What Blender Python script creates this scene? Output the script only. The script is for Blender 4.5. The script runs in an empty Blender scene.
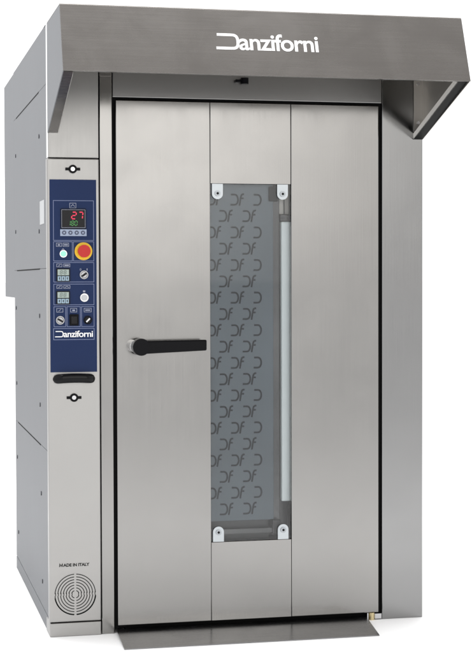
import bpy, bmesh, math, random
from mathutils import Vector, Matrix
random.seed(4)
C = bpy.context.scene.collection
PI = math.pi

# ------------------------------------------------------------------ camera
cam_d = bpy.data.cameras.new('camera')
cam = bpy.data.objects.new('camera', cam_d); C.objects.link(cam)
yaw, pitch, roll = 0.2247, 0.0295, -0.0027
fw = Vector((math.sin(yaw)*math.cos(pitch), math.cos(yaw)*math.cos(pitch), -math.sin(pitch)))
rt = Vector((math.cos(yaw), -math.sin(yaw), 0)); up = rt.cross(fw)
r2 = rt*math.cos(roll) + up*math.sin(roll); u2 = r2.cross(fw)
M = Matrix((r2, u2, -fw)).transposed().to_4x4()
M.translation = Vector((-0.6526, -6.1346, 1.3995))
cam.matrix_world = M
cam_d.sensor_fit = 'AUTO'; cam_d.sensor_width = 36.0
cam_d.lens = 1570.48/652*36.0
cam_d.clip_end = 2000
bpy.context.scene.camera = cam

# ------------------------------------------------------------------ studio surround and lamps
w = bpy.data.worlds.new('World'); bpy.context.scene.world = w; w.use_nodes = True
nt = w.node_tree; N = nt.nodes; L = nt.links
bg = N['Background']
tc = N.new('ShaderNodeTexCoord')
def wdot(d, lo, hi):
    d = Vector(d).normalized()
    v = N.new('ShaderNodeVectorMath'); v.operation = 'DOT_PRODUCT'
    L.new(tc.outputs['Generated'], v.inputs[0]); v.inputs[1].default_value = d
    m = N.new('ShaderNodeMapRange'); m.interpolation_type = 'SMOOTHSTEP'
    m.inputs[1].default_value = lo; m.inputs[2].default_value = hi
    L.new(v.outputs['Value'], m.inputs[0]); return m.outputs[0]
def wmix(fac, a, b):
    m = N.new('ShaderNodeMix'); m.data_type = 'RGBA'
    L.new(fac, m.inputs[0])
    for s, v in ((6, a), (7, b)):
        if isinstance(v, tuple): m.inputs[s].default_value = v
        else: L.new(v, m.inputs[s])
    return m.outputs[2]
W0 = (1.36, 1.36, 1.37, 1)
c1 = wmix(wdot((0.25, -0.74, 0.66), 0.70, 0.96), W0, (0.62, 0.60, 0.585, 1))     # dim studio ceiling in front
c2 = wmix(wdot((0.62, -0.78, 0.05), 0.90, 0.985), c1, (1.18, 1.15, 1.11, 1))    # slightly warm room side
c3 = wmix(wdot((0.10, -0.97, 0.21), 0.955, 0.994), c2, (2.75, 2.70, 2.62, 1))     # bright band added ahead of the oven to lighten the upper steel
L.new(c3, bg.inputs['Color']); bg.inputs['Strength'].default_value = 1.0

def area(name, loc, target, size, power, col=(1, 1, 1)):
    d = bpy.data.lights.new(name, 'AREA'); d.shape = 'RECTANGLE'; d.size, d.size_y = size
    d.energy = power; d.color = col
    o = bpy.data.objects.new(name, d); C.objects.link(o); o.location = loc
    o.rotation_euler = (Vector(target)-Vector(loc)).to_track_quat('-Z', 'Y').to_euler()
    return o
area('overhead_floor_fill', (0.4, 2.2, 7.5), (0.6, 0.4, 0), (6, 3), 400)  # unseen lamp added to whiten the floor round the oven
area('front_floor_fill', (0.7, -1.5, 7.0), (0.7, -1.2, 0), (5, 1.0), 215)  # unseen fill added to clear the shade on the floor by the ramp

vs = bpy.context.scene.view_settings
vs.view_transform = 'Standard'; vs.look = 'None'; vs.exposure = 0; vs.gamma = 1
bpy.context.scene.cycles.max_bounces = 10
bpy.context.scene.cycles.transparent_max_bounces = 12

# ------------------------------------------------------------------ materials
def mat(name, col, rough=0.4, metal=0.0, spec=0.5, brush=None, bump=0.02, var=0.0, rvar=0.0, emit=None, estr=0, coat=0, aniso=0):
    m = bpy.data.materials.new(name); m.use_nodes = True
    n = m.node_tree.nodes; l = m.node_tree.links; b = n['Principled BSDF']
    b.inputs['Base Color'].default_value = (*col, 1); b.inputs['Roughness'].default_value = rough
    b.inputs['Metallic'].default_value = metal; b.inputs['Specular IOR Level'].default_value = spec
    b.inputs['Coat Weight'].default_value = coat
    if emit: b.inputs['Emission Color'].default_value = (*emit, 1); b.inputs['Emission Strength'].default_value = estr
    if brush or var or rvar:
        t = n.new('ShaderNodeTexCoord'); mp = n.new('ShaderNodeMapping'); l.new(t.outputs['Object'], mp.inputs[0])
        mp.inputs['Scale'].default_value = brush or (6, 6, 6)
        nz = n.new('ShaderNodeTexNoise'); l.new(mp.outputs[0], nz.inputs['Vector']); nz.inputs['Scale'].default_value = 1; nz.inputs['Detail'].default_value = 5; nz.inputs['Roughness'].default_value = 0.7
        big = n.new('ShaderNodeTexNoise'); l.new(t.outputs['Object'], big.inputs['Vector']); big.inputs['Scale'].default_value = 2.3; big.inputs['Detail'].default_value = 3
        if brush:
            bp = n.new('ShaderNodeBump'); bp.inputs['Strength'].default_value = bump; bp.inputs['Distance'].default_value = 0.001
            l.new(nz.outputs[0], bp.inputs['Height']); l.new(bp.outputs[0], b.inputs['Normal'])
            if metal == 1:
                wv = n.new('ShaderNodeTexNoise'); l.new(t.outputs['Object'], wv.inputs['Vector']); wv.inputs['Scale'].default_value = 2.6; wv.inputs['Detail'].default_value = 1
                b2 = n.new('ShaderNodeBump'); b2.inputs['Strength'].default_value = 0.35; b2.inputs['Distance'].default_value = 0.006
                l.new(wv.outputs[0], b2.inputs['Height']); l.new(b2.outputs[0], bp.inputs['Normal'])
        if var:
            a = n.new('ShaderNodeMath'); a.operation = 'MULTIPLY_ADD'; l.new(nz.outputs[0], a.inputs[0]); a.inputs[1].default_value = 0.55; l.new(big.outputs[0], a.inputs[2])
            r = n.new('ShaderNodeMapRange'); l.new(a.outputs[0], r.inputs[0]); r.inputs[1].default_value = 0.45; r.inputs[2].default_value = 1.1; r.inputs[3].default_value = 1-var; r.inputs[4].default_value = 1+var
            x = n.new('ShaderNodeVectorMath'); x.operation = 'SCALE'; x.inputs[0].default_value = col; l.new(r.outputs[0], x.inputs['Scale']); l.new(x.outputs[0], b.inputs['Base Color'])
        if rvar:
            r = n.new('ShaderNodeMapRange'); l.new(nz.outputs[0], r.inputs[0]); r.inputs[1].default_value = .3; r.inputs[2].default_value = .7; r.inputs[3].default_value = rough-rvar; r.inputs[4].default_value = rough+rvar
            sm = n.new('ShaderNodeTexNoise'); l.new(t.outputs['Object'], sm.inputs['Vector']); sm.inputs['Scale'].default_value = 5.5; sm.inputs['Detail'].default_value = 6; sm.inputs['Distortion'].default_value = 0.6
            ma = n.new('ShaderNodeMath'); ma.operation = 'MULTIPLY_ADD'; l.new(sm.outputs[0], ma.inputs[0]); ma.inputs[1].default_value = 0.14; l.new(r.outputs[0], ma.inputs[2])
            sb = n.new('ShaderNodeMath'); sb.operation = 'SUBTRACT'; l.new(ma.outputs[0], sb.inputs[0]); sb.inputs[1].default_value = 0.07; l.new(sb.outputs[0], b.inputs['Roughness'])
    return m
VB = (420, 420, 3.0)      # vertical grain
HB = (3.0, 420, 420)      # horizontal grain
M_steel = mat('brushed_steel', (0.280, 0.275, 0.267), 0.16, 1, brush=VB, bump=0.02, var=0.05, rvar=0.03)
M_steel_cool = mat('brushed_steel_cool', (0.262, 0.262, 0.261), 0.14, 1, brush=VB, bump=0.02, var=0.05, rvar=0.05)
M_hood = mat('hood_steel', (0.250, 0.239, 0.229), 0.27, 1, brush=HB, bump=0.005, var=0.015, rvar=0.02)
M_cab = mat('cabinet_steel', (0.345, 0.34, 0.332), 0.36, 1, brush=VB, bump=0.04, var=0.03, rvar=0.05)
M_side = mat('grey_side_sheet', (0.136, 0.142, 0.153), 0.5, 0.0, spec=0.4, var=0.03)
M_trim = mat('polished_edge', (0.85, 0.85, 0.85), 0.3, 0.6)
M_ramp = mat('ramp_steel', (0.235, 0.235, 0.24), 0.24, 1, brush=HB, bump=0.012, var=0.05, rvar=0.05)
M_rubber = mat('black_rubber', (0.003, 0.003, 0.003), 0.7, spec=0.1)
M_black = mat('black_plastic', (0.003, 0.003, 0.004), 0.3, spec=0.10)
M_screw = mat('dark_screw', (0.035, 0.037, 0.045), 0.45, 0.5)
M_blue = mat('blue_overlay', (0.010, 0.022, 0.072), 0.42, spec=0.14, var=0.04)
M_line = mat('overlay_line', (0.14, 0.17, 0.29), 0.5)
M_icon = mat('overlay_icon', (0.27, 0.29, 0.37), 0.5)
M_white = mat('white_print', (0.82, 0.82, 0.82), 0.5)
M_ink = mat('black_print', (0.008, 0.008, 0.008), 0.6, spec=0.2)
M_dispblk = mat('display_black', (0.006, 0.006, 0.007), 0.25, spec=0.2)
M_red = mat('red_digits', (0.3, 0.01, 0.03), 0.4, emit=(1, 0.03, 0.10), estr=0.85)
M_green = mat('green_digits', (0.02, 0.12, 0.03), 0.4, emit=(0.10, 0.42, 0.08), estr=0.32)
M_lightg = mat('lit_green_lamp', (0.2, 0.5, 0.35), 0.3, emit=(0.22, 1.0, 0.50), estr=0.6)
M_strip = mat('key_strip', (0.27, 0.32, 0.43), 0.45)
M_lcd = mat('lcd_glass', (0.30, 0.36, 0.33), 0.35)
M_keys = mat('timer_keys', (0.25, 0.35, 0.43), 0.4)
M_estop_y = mat('yellow_plastic', (0.74, 0.47, 0.03), 0.4, spec=.3)
M_estop_r = mat('red_plastic', (0.43, 0.012, 0.010), 0.3, spec=.35)
M_chrome = mat('chrome', (0.62, 0.62, 0.63), 0.14, 1)
M_zinc = mat('yellow_zinc', (0.62, 0.52, 0.30), 0.3, 1)
M_clamp = mat('clamp_metal', (0.44, 0.47, 0.49), 0.3, 0.85)
M_inner = mat('inner_tint_reflections', (0.090, 0.118, 0.140), 0.30, spec=0.5, var=0.20)  # pane tint, with uneven reflections mottled into the base colour
M_df = mat('pattern_print', (0.012, 0.017, 0.021), 0.6, spec=0.2)
M_dark = mat('dark_enamel', (0.022, 0.021, 0.021), 0.35, var=0.1)
M_brown = mat('brown_inner_steel', (0.075, 0.074, 0.074), 0.3, 0.9, var=0.4)
M_tube = mat('frosted_lamp_cover', (0.82, 0.88, 0.88), 0.3)
M_cream = mat('inner_cream', (0.55, 0.52, 0.48), 0.4)
M_dark_reflect = mat('painted_dark_reflection', (0.006, 0.006, 0.006), 0.5, spec=.06)  # flange steel blackened: a dark reflection painted into its colour
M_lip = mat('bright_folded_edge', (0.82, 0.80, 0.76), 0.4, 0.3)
M_hood_pale = mat('brightened_hood_steel', (0.54, 0.52, 0.49), 0.40, 1, brush=HB, bump=0.01, var=0.05)  # paler hood steel, brightness of the inside put into its colour
M_header = mat('header_steel', (0.28, 0.277, 0.273), 0.30, 1, brush=HB, bump=0.012, var=0.04)
M_switch = mat('switch_metal', (0.36, 0.36, 0.37), 0.22, 1)
M_cap = mat('button_grey', (0.45, 0.46, 0.47), 0.4)
M_clscrew = mat('screw_metal', (0.33, 0.35, 0.37), 0.3, 0.9)
M_floor = mat('white_studio_floor', (0.92, 0.92, 0.92), 0.6, spec=0.2)
def glass():
    m = bpy.data.materials.new('window_glass'); m.use_nodes = True
    n = m.node_tree.nodes; l = m.node_tree.links; n.remove(n['Principled BSDF'])
    t = n.new('ShaderNodeBsdfTransparent'); t.inputs[0].default_value = (0.95, 0.96, 0.965, 1)
    g = n.new('ShaderNodeBsdfGlossy'); g.inputs['Roughness'].default_value = 0.03
    f = n.new('ShaderNodeFresnel'); f.inputs[0].default_value = 1.45
    mx = n.new('ShaderNodeMixShader'); l.new(f.outputs[0], mx.inputs[0]); l.new(t.outputs[0], mx.inputs[1]); l.new(g.outputs[0], mx.inputs[2])
    l.new(mx.outputs[0], n['Material Output'].inputs[0]); return m
M_glass = glass()

# ------------------------------------------------------------------ mesh helpers
def obj(name, bm, m, parent=None, smooth=False):
    me = bpy.data.meshes.new(name)
    bmesh.ops.recalc_face_normals(bm, faces=bm.faces)
    bm.to_mesh(me); bm.free()
    o = bpy.data.objects.new(name, me); C.objects.link(o); me.materials.append(m)
    if smooth:
        for p in me.polygons: p.use_smooth = True
        me.set_sharp_from_angle(angle=math.radians(40))
    if parent: o.parent = parent
    return o
def box(bm, x0, x1, y0, y1, z0, z1, bev=0.0, seg=2):
    t = bmesh.new()
    v = [t.verts.new((x, y, z)) for x in (x0, x1) for y in (y0, y1) for z in (z0, z1)]
    for f in ((0,1,3,2),(4,6,7,5),(0,4,5,1),(2,3,7,6),(0,2,6,4),(1,5,7,3)): t.faces.new([v[i] for i in f])
    if bev: bmesh.ops.bevel(t, geom=t.edges[:], offset=bev, segments=seg, profile=0.5, affect='EDGES')
    merge(bm, t)
def merge(bm, t, mtx=None):
    if mtx is not None: bmesh.ops.transform(t, matrix=mtx, verts=t.verts)
    bmesh.ops.recalc_face_normals(t, faces=t.faces)
    me = bpy.data.meshes.new('tmp'); t.to_mesh(me); t.free(); bm.from_mesh(me); bpy.data.meshes.remove(me)
def prism(bm, pts, ext, bev=0.0):
    """closed polygon of 3-D points, pushed along ext"""
    t = bmesh.new(); e = Vector(ext)
    a = [t.verts.new(p) for p in pts]; b = [t.verts.new(Vector(p)+e) for p in pts]
    t.faces.new(a); t.faces.new(b[::-1])
    for i in range(len(a)): t.faces.new((a[i], b[i], b[(i+1) % len(a)], a[(i+1) % len(a)]))
    if bev: bmesh.ops.bevel(t, geom=t.edges[:], offset=bev, segments=2, profile=0.5, affect='EDGES')
    merge(bm, t)
def cyl(bm, x, z, y0, y1, r, seg=32, bev=0.0, r2=None):
    """disc with its axis along Y"""
    t = bmesh.new()
    r2 = r if r2 is None else r2
    a = [t.verts.new((x+r*math.cos(2*PI*i/seg), y0, z+r*math.sin(2*PI*i/seg))) for i in range(seg)]
    b = [t.verts.new((x+r2*math.cos(2*PI*i/seg), y1, z+r2*math.sin(2*PI*i/seg))) for i in range(seg)]
    t.faces.new(a); t.faces.new(b)
    for i in range(seg): t.faces.new((a[i], b[i], b[(i+1) % seg], a[(i+1) % seg]))
    if bev:
        es = [e for e in t.edges if e.calc_face_angle(0) > 1.0]
        bmesh.ops.bevel(t, geom=es, offset=bev, segments=2, profile=0.5, affect='EDGES')
    merge(bm, t)
def ring(bm, x, z, y0, y1, ro, ri, a0=0.0, a1=2*PI, seg=40):
    t = bmesh.new(); full = abs(a1-a0-2*PI) < 1e-6
    n = seg if full else seg+1; rows = []
    for i in range(n):
        a = a0+(a1-a0)*i/seg
        c, s = math.cos(a), math.sin(a)
        rows.append([t.verts.new((x+r*c, y, z+r*s)) for r, y in ((ro, y0), (ri, y0), (ri, y1), (ro, y1))])
    for i in range(n if full else n-1):
        p, q = rows[i], rows[(i+1) % n]
        for k in range(4): t.faces.new((p[k], p[(k+1) % 4], q[(k+1) % 4], q[k]))
    if not full: t.faces.new(rows[0]); t.faces.new(rows[-1])
    merge(bm, t)
def stroke(bm, pts, wd, y0, y1, map2=None):
    """one constant-width ribbon through 2-D points (x, z), mitred, thickness y0..y1"""
    n = len(pts); lf = []; rg = []
    P = [Vector((p[0], p[1])) for p in pts]
    for i in range(n):
        d0 = (P[i]-P[i-1]).normalized() if i else (P[1]-P[0]).normalized()
        d1 = (P[i+1]-P[i]).normalized() if i < n-1 else d0
        d = (d0+d1).normalized(); nn = Vector((-d.y, d.x)); k = 1/max(0.5, d.dot(d1))
        lf.append(P[i]+nn*wd/2*k); rg.append(P[i]-nn*wd/2*k)
    t = bmesh.new(); rows = []
    for a, b in zip(lf, rg): rows.append([t.verts.new((q.x, y, q.y)) for q, y in ((a, y0), (b, y0), (b, y1), (a, y1))])
    for p, q in zip(rows, rows[1:]):
        for k in range(4): t.faces.new((p[k], p[(k+1) % 4], q[(k+1) % 4], q[k]))
    t.faces.new(rows[0]); t.faces.new(rows[-1])
    merge(bm, t, map2)
def frame(bm, x0, x1, z0, z1, wd, y0, y1):
    box(bm, x0, x1, y0, y1, z1-wd, z1); box(bm, x0, x1, y0, y1, z0, z0+wd)
    box(bm, x0, x0+wd, y0, y1, z0+wd, z1-wd); box(bm, x1-wd, x1, y0, y1, z0+wd, z1-wd)
def text_bm(s, bold=0.0, shear=0.0, ext=0.0005, space=1.0):
    """lettering as a mesh in the XZ plane, size 1, facing -Y; returns bmesh and its bounds"""
    cu = bpy.data.curves.new('lettering', 'FONT'); cu.body = s; cu.size = 1; cu.offset = bold; cu.shear = shear
    cu.extrude = ext; cu.space_character = space; cu.resolution_u = 6
    o = bpy.data.objects.new('lettering', cu); C.objects.link(o)
    bpy.context.view_layer.update()
    dg = bpy.context.evaluated_depsgraph_get()
    me = bpy.data.meshes.new_from_object(o.evaluated_get(dg))
    t = bmesh.new(); t.from_mesh(me)
    bpy.data.objects.remove(o); bpy.data.curves.remove(cu); bpy.data.meshes.remove(me)
    bmesh.ops.transform(t, matrix=Matrix.Rotation(PI/2, 4, 'X'), verts=t.verts)
    xs = [v.co.x for v in t.verts]; zs = [v.co.z for v in t.verts]
    return t, min(xs), max(xs), min(zs), max(zs)
def put_text(bm, s, x0, x1, z0, z1, y, mtx=None, **k):
    """lettering fitted into the box x0..x1, z0..z1 on the plane y"""
    t, a, b, c, d = text_bm(s, **k)
    sx = (x1-x0)/(b-a); sz = (z1-z0)/(d-c)
    m = Matrix.Translation((x0-a*sx, y, z0-c*sz)) @ Matrix.Diagonal((sx, 1, sz, 1))
    merge(bm, t, (mtx @ m) if mtx is not None else m)
def logo(bm, x0, x1, z0, z1, y, mtx=None, wd=0.1):
    """the maker's word mark: a reversed open D, then the rest in bold lower case"""
    W = x1-x0; H = z1-z0; s = H*wd*1.25
    pts = [(x0+W*.015, z1-s/2), (x0+W*.125, z1-s/2)]
    r = H/2-s/2; cx = x0+W*.145; cz = (z0+z1)/2
    for i in range(13):
        a = PI/2-PI*i/12
        pts.append((cx+r*.95*math.copysign(abs(math.cos(a))**.6, math.cos(a)), cz+r*math.copysign(abs(math.sin(a))**.75, math.sin(a))))
    pts += [(x0+W*.125, z0+s/2), (x0, z0+s/2)]
    stroke(bm, pts, s, y-.0006, y, mtx)
    put_text(bm, 'anziforni', x0+W*.222, x1, z0-H*.01, z0+H*1.04, y-.0003, mtx, bold=0.014, space=0.93)

# ------------------------------------------------------------------ setting
bm = bmesh.new(); bmesh.ops.create_grid(bm, x_segments=1, y_segments=1, size=900)
fl = obj('floor', bm, M_floor); fl['kind'] = 'structure'

# ------------------------------------------------------------------ the oven
W, D, D2, H = 1.538, 1.532, 2.103, 2.400
oven = bpy.data.objects.new('rack_oven', None); C.objects.link(oven)
oven['label'] = 'stainless steel bakery oven with overhanging hood, blue control panel and narrow door window'
oven['category'] = 'oven'
def P(name, bm, m, parent=oven, smooth=False, label=None):
    o = obj(name, bm, m, parent, smooth)
    if label: o['label'] = label
    return o

# carcass, rear plenum, side sheets
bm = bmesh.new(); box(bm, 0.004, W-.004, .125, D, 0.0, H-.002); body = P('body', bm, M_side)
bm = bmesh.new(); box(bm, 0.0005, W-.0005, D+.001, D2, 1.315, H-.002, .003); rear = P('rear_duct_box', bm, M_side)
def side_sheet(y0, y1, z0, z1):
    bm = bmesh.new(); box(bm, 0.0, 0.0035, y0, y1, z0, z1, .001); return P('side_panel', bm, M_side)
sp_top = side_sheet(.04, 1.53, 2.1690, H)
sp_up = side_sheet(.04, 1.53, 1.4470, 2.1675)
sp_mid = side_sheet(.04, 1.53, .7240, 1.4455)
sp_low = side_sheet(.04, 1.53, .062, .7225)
bm = bmesh.new(); box(bm, 0.0, .0035, .04, 1.53, 0.0, .058, .001); P('plinth', bm, M_side)
for sh, zs in ((sp_up, 2.168), (sp_mid, 1.446), (sp_low, .723)):
    bm = bmesh.new(); box(bm, -.001, .0036, .33, 1.39, zs-.0035, zs+.0015); P('seam_gap', bm, M_rubber, sh)
for sh, y, z in ((sp_up,.32,1.987),(sp_up,1.423,1.992),(sp_up,1.445,1.631),(sp_up,.336,1.60),(sp_mid,1.445,1.267),(sp_mid,.339,1.253),
                 (sp_mid,1.445,.906),(sp_mid,.341,.887),(sp_low,1.437,.551),(sp_low,.316,.524),(sp_low,1.40,.194),(sp_low,.29,.165)):
    t = bmesh.new(); cyl(t, 0, 0, -.003, .001, .009, 16, .001)
    bm = bmesh.new(); merge(bm, t, Matrix.Translation((0, y, z)) @ Matrix.Rotation(-PI/2, 4, 'Z'))
    P('screw', bm, M_screw, sh)
bm = bmesh.new(); box(bm, -.0015, -.0002, .13, .30, 1.625, 1.72, .0004); P('sticker', bm, mat('pale_sticker', (.42,.43,.44), .5), sp_up)

# left control column
bm = bmesh.new(); box(bm, .003, .199, -.002, .122, 1.8765, H-.002, .002); upcol = P('upper_front_panel', bm, M_cab)
bm = bmesh.new(); box(bm, -.001, .0025, -.001, .036, 1.8765, H-.001, .001); P('corner_trim', bm, M_trim)
bm = bmesh.new(); box(bm, -.005, .1985, -.012, .03, .058, 1.873, .004, 3); cab = P('control_cabinet_door', bm, M_cab)
bm = bmesh.new(); box(bm, .002, .1985, .0, .122, .0585, 1.873, 0); P('cabinet_box', bm, M_rubber)
bm = bmesh.new(); box(bm, -.003, .1985, -.010, .122, 0.0, .054, .003); P('cabinet_base', bm, M_cab)

YF = -.012   # face of the cabinet door
def latch(x, z):
    bm = bmesh.new(); ring(bm, x, z, YF-.006, YF, .0165, .0085)
    box(bm, x-.029, x-.0155, YF-.005, YF, z-.0055, z+.0055, .001); box(bm, x+.0155, x+.029, YF-.005, YF, z-.0055, z+.0055, .001)
    o = P('quarter_turn_latch', bm, M_black, cab)
    bm = bmesh.new(); cyl(bm, x, z, YF-.004, YF, .0082, 24, .001); P('latch_core', bm, M_chrome, o)
latch(.096, 1.832); latch(.096, .940)

# blue control panel
cp_b = bmesh.new(); box(cp_b, .005, .187, YF-.004, YF, 1.040, 1.791, .0006)
panel = P('control_panel', cp_b, M_blue)
Y = YF-.004
bm = bmesh.new(); lw = .0022
for x0, x1, z0, z1 in ((.018,.177,1.553,1.710),(.018,.093,1.473,1.550),(.0955,.177,1.473,1.550),(.018,.177,1.391,1.469),(.018,.177,1.302,1.385),
                       (.018,.066,1.217,1.297),(.069,.123,1.217,1.297),(.126,.177,1.217,1.297),(.016,.177,1.166,1.212)):
    frame(bm, x0, x1, z0, z1, lw, Y-.0006, Y)
P('printed_borders', bm, M_line, panel)
def icon(x, z, w=.020, h=.016, kind=0):
    frame(bm, x-w/2, x+w/2, z-h/2, z+h/2, .0016, Y-.0006, Y)
    if kind == 0: box(bm, x-w*.2, x+w*.2, Y-.0006, Y, z-h*.2, z+h*.15)
    elif kind == 1: stroke(bm, [(x-w*.3, z-h*.2), (x, z+h*.2), (x+w*.3, z-h*.2)], .0018, Y-.0006, Y)
    elif kind == 2: box(bm, x-w*.32, x+w*.32, Y-.0006, Y, z-.0022, z+.0022)
    elif kind == 3: stroke(bm, [(x-w*.2, z-h*.25), (x+w*.2, z+h*.25)], .0018, Y-.0006, Y)
for ia in ((.095,1.690,.026,.020,1),(.040,1.537,.022,.014,0),(.067,1.537,.024,.014,2),(.041,1.457,.022,.013,3),(.070,1.457,.026,.013,2),
           (.041,1.373,.022,.013,3),(.070,1.373,.026,.013,1),(.042,1.282,.026,.016,3),(.096,1.282,.026,.016,0),(.151,1.282,.030,.016,2)):
    bm = bmesh.new(); icon(*ia); P('printed_icon', bm, M_icon, panel)
bm = bmesh.new(); stroke(bm, [(.050, 1.516), (.056, 1.522), (.062, 1.516)], .002, Y-.0006, Y); P('printed_mark', bm, M_icon, panel)
bm = bmesh.new(); put_text(bm, '0', .121, .127, 1.436, 1.445, Y-.0003); P('printed_lettering', bm, M_icon, panel); bm = bmesh.new(); put_text(bm, 'I', .148, .151, 1.436, 1.445, Y-.0003); P('printed_lettering', bm, M_icon, panel)
# temperature controller
bm = bmesh.new(); box(bm, .047, .146, Y-.006, Y, 1.600, 1.677, .002); tcon = P('temperature_controller', bm, M_dispblk, panel)
SEG = {'0':'abcdef','1':'bc','2':'abged','7':'abc','8':'abcdefg'}
def seven(bm, ch, x, z, w, h, t, y, sh=.12):
    segs = {'a':((0,h),(w,h)),'b':((w,h),(w,h/2)),'c':((w,h/2),(w,0)),'d':((0,0),(w,0)),'e':((0,h/2),(0,0)),'f':((0,h),(0,h/2)),'g':((0,h/2),(w,h/2))}
    for k in SEG[ch]:
        (ax, az), (bx, bz) = segs[k]; g = t*.55
        if k in 'adg': ax += g; bx -= g
        else: az -= g; bz += g
        stroke(bm, [(x+ax+sh*az, z+az), (x+bx+sh*bz, z+bz)], t, y-.0006, y)
bm = bmesh.new(); seven(bm, '2', .089, 1.638, .016, .026, .0038, Y-.006); seven(bm, '7', .115, 1.638, .016, .026, .0038, Y-.006); P('red_readout', bm, M_red, tcon)
bm = bmesh.new()
for i, c in enumerate('180'): seven(bm, c, .074+.0135*i, 1.612, .009, .018, .003, Y-.006)
P('green_readout', bm, M_green, tcon)
bm = bmesh.new(); frame(bm, .050, .143, 1.603, 1.674, .0012, Y-.0064, Y-.006); P('bezel_line', bm, M_icon, tcon)
bm = bmesh.new(); box(bm, .045, .148, Y-.005, Y, 1.571, 1.5975, .001); strip = P('key_strip', bm, M_strip, panel)
for i in range(4):
    bm = bmesh.new(); cyl(bm, .060+.0245*i, 1.584, Y-.0065, Y-.005, .0082, 20); k = P('push_key', bm, mat('key_ring', (.05,.06,.10), .4) if not i else M_keydark, strip) if i else P('push_key', bm, (M_keydark := mat('dark_key', (.045,.055,.10), .4)), strip)
    bm = bmesh.new(); cyl(bm, .060+.0245*i, 1.584, Y-.0073, Y-.0065, .0035, 12); P('key_mark', bm, M_strip, k)
# indicator lamp and emergency stop
bm = bmesh.new(); ring(bm, .057, 1.502, Y-.004, Y, .0145, .0112); bz = P('lamp_bezel', bm, M_chrome, panel)
bm = bmesh.new(); cyl(bm, .057, 1.502, Y-.007, Y, .0112, 28, .002); P('indicator_lamp', bm, M_lightg, bz, True)
bm = bmesh.new(); cyl(bm, .1355, 1.512, Y-.004, Y, .0345, 48, .001); es = P('emergency_stop', bm, M_estop_y, panel, True)
bm = bmesh.new(); cyl(bm, .1355, 1.512, Y-.018, Y-.004, .017, 32); P('stop_collar', bm, M_estop_y, es, True)
bm = bmesh.new(); cyl(bm, .1355, 1.512, Y-.030, Y-.014, .0245, 48, .005); P('stop_button', bm, M_estop_r, es, True)
# two timers
for x, z in ((.056, 1.4195), (.055, 1.3315)):
    bm = bmesh.new(); box(bm, x-.0265, x+.0265, Y-.005, Y, z-.0265, z+.0255, .0015); tm = P('timer', bm, M_dispblk, panel)
    bm = bmesh.new(); box(bm, x-.022, x+.022, Y-.0058, Y-.005, z-.001, z+.0215); lc = P('timer_screen', bm, M_lcd, tm)
    bm = bmesh.new()
    for i in range(2): seven(bm, '8', x-.013+.0145*i, z+.0035, .0085, .0140, .0024, Y-.0058)
    me = P('timer_digits', bm, mat('lcd_digit', (.10,.13,.12), .5), tm)
    bm = bmesh.new()
    for i in range(3): box(bm, x-.022+.0152*i, x-.022+.0152*i+.0135, Y-.0062, Y-.005, z-.0225, z-.0045, .0005)
    P('timer_keys', bm, M_keys, tm)
    bm = bmesh.new()
    for i in range(3): box(bm, x-.0165+.0152*i, x-.0135+.0152*i, Y-.0068, Y-.0063, z-.018, z-.009)
    P('key_marks', bm, M_ink, tm)
def selector(x, z, ang, r=.0165, m=M_switch, ml=M_ink):
    bm = bmesh.new(); ring(bm, x, z, Y-.005, Y, r, r*.80); s = P('selector_switch', bm, m, panel)
    bm = bmesh.new(); cyl(bm, x, z, Y-.004, Y, r*.70, 28, .001); P('switch_core', bm, M_switch if ml is M_ink else M_dispblk, s)
    bm = bmesh.new(); t = bmesh.new(); box(t, -r*.62, r*.62, -.014, -.004, -r*.2, r*.2, .001)
    merge(bm, t, Matrix.Translation((x, Y, z)) @ Matrix.Rotation(ang, 4, 'Y')); P('switch_lever', bm, ml, s)
selector(.137, 1.420, math.radians(-35)); selector(.043, 1.243, math.radians(30))
selector(.151, 1.243, math.radians(-45), .0165, M_black, M_chrome)
bm = bmesh.new(); cyl(bm, .138, 1.331, Y-.004, Y, .0165, 32, .001); wb = P('push_button', bm, M_chrome, panel, True)
bm = bmesh.new(); cyl(bm, .138, 1.331, Y-.009, Y-.004, .0118, 28, .0015); P('button_cap', bm, M_cap, wb, True)
bm = bmesh.new(); box(bm, .133, .142, Y-.0006, Y, 1.352, 1.359); P('printed_mark', bm, M_icon, panel)
bm = bmesh.new(); box(bm, .079, .115, Y-.005, Y, 1.222, 1.266, .002); rk = P('rocker_switch', bm, M_black, panel)
bm = bmesh.new(); box(bm, .084, .110, Y-.009, Y-.005, 1.228, 1.260, .003); P('rocker', bm, M_dispblk, rk)
bm = bmesh.new(); logo(bm, .023, .171, 1.177, 1.201, Y, wd=.11); P('maker_name', bm, M_white, panel)

# cabinet pull handle: a flattened bridge with rounded ends
def pull():
    n = 30; bm = bmesh.new(); rows = []
    x0, x1 = .014, .179; zc = 1.013
    for i in range(n+1):
        u = i/n; x = x0+(x1-x0)*u; e = min(u, 1-u)*(x1-x0)
        k = math.sqrt(max(0.0, 1-(1-min(1, e/.022))**2)); hz = .0040+.0145*k
        out = YF-.004-.026*min(1, e/.03)**.7
        row = []
        for j in range(16):
            a = 2*PI*j/16
            cz = math.copysign(abs(math.sin(a))**.7, math.sin(a)); cy = math.copysign(abs(math.cos(a))**.7, math.cos(a))
            row.append(bm.verts.new((x, (out+YF)/2+cy*(YF+.001-out)/2, zc+cz*hz + (.004*math.sin(PI*u)))))
        rows.append(row)
    for p, q in zip(rows, rows[1:]):
        for j in range(16): bm.faces.new((p[j], p[(j+1) % 16], q[(j+1) % 16], q[j]))
    bm.faces.new(rows[0]); bm.faces.new(rows[-1]); return bm
P('pull_handle', pull(), mat('glossy_black_plastic', (0.003, 0.003, 0.004), 0.12, spec=0.16), cab, True)
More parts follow.
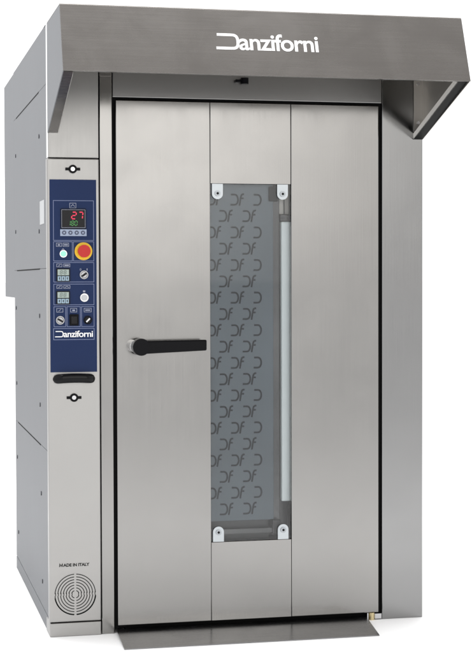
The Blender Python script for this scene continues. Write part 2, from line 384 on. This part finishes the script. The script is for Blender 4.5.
bm = bmesh.new(); stroke(bm, [(.0352, .276), (.0364, .2880), (.0415, .2785), (.0466, .2880), (.0478, .276)], .0036, YF-.0008, YF); put_text(bm, 'ADE IN ITALY', .0500, .153, .276, .2885, YF-.0003, bold=.045); P('made_in_lettering', bm, M_ink, cab)
# ventilation rosette
vx, vz = .0965, .166
bm = bmesh.new(); cyl(bm, vx, vz, YF-.0007, YF, .0835, 64); vent = P('vent_grille', bm, mat('vent_steel', (.345,.34,.332), .36, 1))
bm = bmesh.new()
for k in range(7):
    ro = .081-.0108*k; g = .0042/ro
    wd = .0032
    for q in range(4): ring(bm, vx, vz, YF-.0014, YF-.0007, ro, ro-wd, q*PI/2+g, (q+1)*PI/2-g, 20)
P('vent_slots', bm, M_ink, vent)
bm = bmesh.new()
for k in range(7):
    for s in (-1, 1): box(bm, vx+s*(.0775-.0108*k)-.0013, vx+s*(.0775-.0108*k)+.0013, YF-.0020, YF-.0015, vz-.004, vz+.0075)
ring(bm, vx, vz, YF-.0020, YF-.0015, .0825, .0775, PI*1.05, PI*1.48, 30); ring(bm, vx, vz, YF-.0020, YF-.0015, .0825, .0775, PI*1.52, PI*1.97, 30)
P('vent_depth', bm, M_rubber, vent)

# front frame: narrow post, right column, header
bm = bmesh.new(); box(bm, .2035, .2525, 0.0, .122, 0.0, 2.1995, .002); P('door_post', bm, M_steel)
bm = bmesh.new(); box(bm, 1.3625, W, 0.0, .122, 0.0, H-.002, .003); P('right_column', bm, M_steel_cool)
bm = bmesh.new(); box(bm, .2555, 1.3605, 0.0, .122, 2.117, H-.002, .002); P('header_panel', bm, M_header)
bm = bmesh.new(); box(bm, .2035, .2525, .001, .122, 2.2, H-.002); P('post_cap', bm, M_steel)
# black gasket seen in the gap round the door
bm = bmesh.new()
box(bm, .2527, .300, .012, .122, 0.02, 2.1165); box(bm, 1.325, 1.3623, .012, .122, 0.02, 2.1165)
box(bm, .3002, 1.3248, .012, .122, 2.07, 2.1165); box(bm, .3002, 1.3248, .03, .122, .005, .06)
P('door_gasket', bm, M_rubber)

# door: left, right and the two centre sheets round the window
dx0, dx1, s0, s1, dz0, dz1, wz0, wz1 = .2665, 1.3465, .6445, .9765, .031, 2.104, .3475, 1.7825
bm = bmesh.new(); box(bm, dx0, s0, -.004, .011, dz0, dz1, .0025); door = P('door', bm, M_steel)
bm = bmesh.new(); box(bm, s1+.0012, dx1, -.004, .011, dz0, dz1, .0025); P('door_sheet', bm, M_steel, door)
bm = bmesh.new(); box(bm, s0+.0014, s1-.0002, -.003, .011, wz1, dz1, .0015); P('door_sheet', bm, M_steel, door)
bm = bmesh.new(); box(bm, s0+.0014, s1-.0002, -.003, .011, dz0, wz0, .0015); P('door_sheet', bm, M_steel, door)
bm = bmesh.new()     # dark inner skin behind the sheets, open at the window
box(bm, .31, .640, .0115, .12, .065, 2.065); box(bm, .984, 1.32, .0115, .12, .065, 2.065)
box(bm, .6402, .9838, .0115, .12, wz1+.002, 2.065); box(bm, .6402, .9838, .0115, .12, .065, wz0-.002)
P('door_core', bm, M_rubber, door)
# window
bm = bmesh.new(); box(bm, s0+.0016, s1-.0004, .004, .008, wz0+.001, wz1-.001); P('window_glass', bm, M_glass, door)
bm = bmesh.new(); box(bm, .641, .983, .112, .119, wz0-.001, wz1+.001); P('cavity_back', bm, M_dark, door)
bm = bmesh.new(); box(bm, .641, .9130, .036, .042, .425, wz1+.001, .001); ip = P('inner_pane', bm, M_inner, door)
def df(bm, x, z, y, with_f=True):
    h = .041; s = .0072
    pts = [(x-.002, z+h/2), (x+.012, z+h/2)]
    for i in range(9):
        a = PI/2-PI*i/8; pts.append((x+.014+.0135*math.cos(a), z+(h/2)*math.sin(a)*1.0))
    pts += [(x+.012, z-h/2), (x-.004, z-h/2)]
    stroke(bm, pts, s, y-.0006, y)
    if with_f:
        stroke(bm, [(x+.033, z-h*.58), (x+.0385, z+h*.22), (x+.0415, z+h*.46), (x+.047, z+h*.55), (x+.0525, z+h*.55)], s, y-.0006, y)
        stroke(bm, [(x+.0405, z+h*.14), (x+.0505, z+h*.14)], s*.9, y-.0006, y)
bm = bmesh.new()
for r in range(20):
    z = 1.721-.0657*r
    if r % 2 == 0:
        for x, f in ((.6455, True), (.740, True), (.8345, False)): df(bm, x, z, .036, f)
    else:
        for x in (.6925, .789): df(bm, x, z, .036)
P('pane_pattern', bm, M_df, ip)
bm = bmesh.new(); box(bm, .641, .9005, .068, .074, wz0-.001, .4245, .001); P('lower_inner_strip', bm, M_dark, door)
bm = bmesh.new(); box(bm, .641, .942, .030, .0355, .372, .392, .001); P('inner_rail', bm, M_brown, door)
bm = bmesh.new(); box(bm, .9132, .9425, .050, .10, .36, wz1+.001, .002); P('inner_stile', bm, M_brown, door)
bm = bmesh.new(); box(bm, .9430, .985, .060, .10, 1.665, wz1+.001, .001); P('lamp_housing', bm, M_cream, door)
bm = bmesh.new(); box(bm, .962, .9655, .052, .0595, 1.665, 1.745); P('lamp_cable', bm, M_dark, door)
bm = bmesh.new(); box(bm, .9430, .985, .034, .0895, 1.636, 1.662, .002); lb = P('lamp_bracket', bm, M_brown, door)
for x in (.953, .977):
    bm = bmesh.new(); cyl(bm, x, 1.649, .029, .034, .006, 16); P('bracket_bolt', bm, M_screw, lb)
bm = bmesh.new(); box(bm, .9450, .9835, .030, .094, .497, 1.634, .006, 3); P('lamp_cover', bm, M_tube, door)
bm = bmesh.new(); box(bm, .9430, .985, .085, .10, .36, .495, .001); P('lower_lamp_housing', bm, M_brown, door)
bm = bmesh.new(); box(bm, .893, .931, .026, .0355, 1.715, 1.775, .004); P('clamp_reflection', bm, M_black, door)  # dark block standing in for the upper clamp's reflection in the pane
bm = bmesh.new(); box(bm, .905, .938, .022, .0295, .363, .425, .004); P('clamp_reflection', bm, M_dark, door)  # lower reflection, also modelled as a dark block
# glass clamps
def clamp(x, z, s):
    w2 = .0222; pts = [(-w2, 0), (w2, 0)]
    for i in range(13):
        a = PI*i/12; pts.append((w2*math.cos(a), .0395+.0215*math.sin(a)))
    pts = [(x+a, -.003, z+s*b) for a, b in pts]
    bm = bmesh.new(); prism(bm, pts, (0, .0065, 0)); c = P('glass_clamp', bm, M_clamp, door)
    bm = bmesh.new(); cyl(bm, x, z+s*.038, -.008, -.003, .0115, 24, .001); k = P('clamp_screw', bm, M_clscrew, c, True)
    bm = bmesh.new(); cyl(bm, x, z+s*.038, -.0085, -.008, .0055, 6); P('hex_socket', bm, M_ink, k)
for x in (.6745, .9425): clamp(x, 1.7815, -1); clamp(x, .3485, 1)
# door handle
bm = bmesh.new(); cyl(bm, .336, 1.139, -.052, -.004, .0245, 48, .003); P('handle_rosette', bm, M_chrome, door, True)
bm = bmesh.new(); cyl(bm, .352, 1.137, -.084, -.030, .0335, 48, .004); hd = P('door_handle', bm, M_black, door, True)
bm = bmesh.new(); prism(bm, [(.365, -.080, 1.110), (.365, -.080, 1.161), (.614, -.078, 1.163), (.614, -.078, 1.1205)], (0, .026, 0), .005); P('handle_lever', bm, M_black, hd)
# bottom hinge
bm = bmesh.new(); cyl(bm, 1.306, 0, 0, .034, .014, 20, .002)
t = bmesh.new(); cyl(t, 0, 0, 0, .030, .013, 24, .002)
bm.free(); bm = bmesh.new(); merge(bm, t, Matrix.Translation((1.318, .004, -.004+.004)) @ Matrix.Rotation(PI/2, 4, 'X')); hg = P('hinge_pin', bm, M_zinc, oven, True)
bm = bmesh.new(); box(bm, 1.330, 1.360, -.004, .011, .004, .026, .002); P('hinge_bracket', bm, M_chrome, hg)
bm = bmesh.new(); box(bm, 1.297, 1.303, -.006, .006, .004, .030, .001); P('hinge_stop', bm, M_chrome, hg)

# threshold ramp
bm = bmesh.new(); prism(bm, [(.248, -.285, .001), (1.258, -.288, .001), (1.296, .01, .012), (.262, .01, .012)], (0, 0, .003)); P('threshold_ramp', bm, M_ramp)

# hood: leaning fascia, top plate, two cheeks with inward flanges, front lip
yT, yB, zT, zB, zC = -.435, -.534, 2.396, 2.145, 1.972
bm = bmesh.new(); prism(bm, [(0, yT, zT), (0, yB, zB), (0, yB+.003, zB), (0, yT+.003, zT-.003)], (W, 0, 0), .0006); hood = P('hood', bm, M_hood)
bm = bmesh.new(); box(bm, 0.0, W, yT+.0035, .12, zT-.0005, zT+.003); P('hood_top', bm, M_hood, hood)
bm = bmesh.new(); box(bm, .0035, W-.0035, yB+.0035, yB+.028, zB+.0005, zB+.003); P('hood_lip', bm, M_hood, hood)
bm = bmesh.new(); prism(bm, [(.004, yT+.0035, zT-.004), (.004, yB+.0035, zB+.004), (.004, yB+.0055, zB+.004), (.004, yT+.0055, zT-.004)], (W-.008, 0, 0)); P('hood_bright_insert', bm, M_hood_pale, hood)  # added pale sheet behind the fascia, brightens the hood's inside
bm = bmesh.new(); box(bm, .004, W-.004, yT+.008, -.004, zT-.006, zT-.0045); P('hood_bright_insert', bm, M_hood_pale, hood)  # added pale sheet under the top plate, likewise for brightness
def cheek(x0, x1, inn):
    bm = bmesh.new(); prism(bm, [(x0, -.0035, zT-.002), (x0, yT+.004, zT-.002), (x0, yB+.004, zB), (x0, -.0035, zC)], (x1-x0, 0, 0), .0006); c = P('hood_cheek', bm, M_side if inn > 0 else M_hood_pale, hood)
    a = Vector((0, yB+.030, zB-.0005)); b = Vector((0, -.0040, zC+.0006))
    d = (b-a).normalized(); nn = Vector((0, -d.z, d.y));
    if nn.z < 0: nn = -nn
    xi = x1 if inn > 0 else x0; xo = xi+inn*.038
    bm = bmesh.new(); prism(bm, [(xi, a.y, a.z), (xi, b.y, b.z), (xo, b.y, b.z), (xo, a.y, a.z)], nn*.002); P('cheek_flange', bm, M_hood if inn > 0 else M_dark_reflect, c)  # right flange carries the painted dark reflection
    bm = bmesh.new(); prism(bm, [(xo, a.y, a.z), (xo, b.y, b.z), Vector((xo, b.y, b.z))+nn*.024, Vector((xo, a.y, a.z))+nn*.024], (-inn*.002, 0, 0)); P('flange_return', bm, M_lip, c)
    bm = bmesh.new(); box(bm, min(xi, xo), max(xi, xo), -.006, -.0036, zC+.03, zT-.01); f = P('mounting_flange', bm, M_hood_pale, c)
    for z in (2.04, 2.20):
        bm = bmesh.new(); cyl(bm, (xi+xo)/2, z, -.010, -.006, .007, 16); P('rivet', bm, M_chrome, f)
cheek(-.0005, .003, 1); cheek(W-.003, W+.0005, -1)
# word mark on the leaning fascia
th = math.atan2(yT-yB, zT-zB)
fm = Matrix.Translation((0, yB-.0004, zB)) @ Matrix.Rotation(-th, 4, 'X')
bm = bmesh.new(); logo(bm, .566, .955, .104, .171, 0, fm, wd=.13); P('maker_name', bm, M_white, hood)
# small lamp under the hood, behind the lip
t = bmesh.new(); cyl(t, 0, 0, -.014, .010, .015, 24, .003)
bm = bmesh.new(); merge(bm, t, Matrix.Translation((.784, -.018, 2.192)) @ Matrix.Rotation(PI/2, 4, 'X'))
box(bm, .746, .766, -.022, -.0005, 2.184, 2.196, .002); P('hood_lamp', bm, M_black, hood, True)
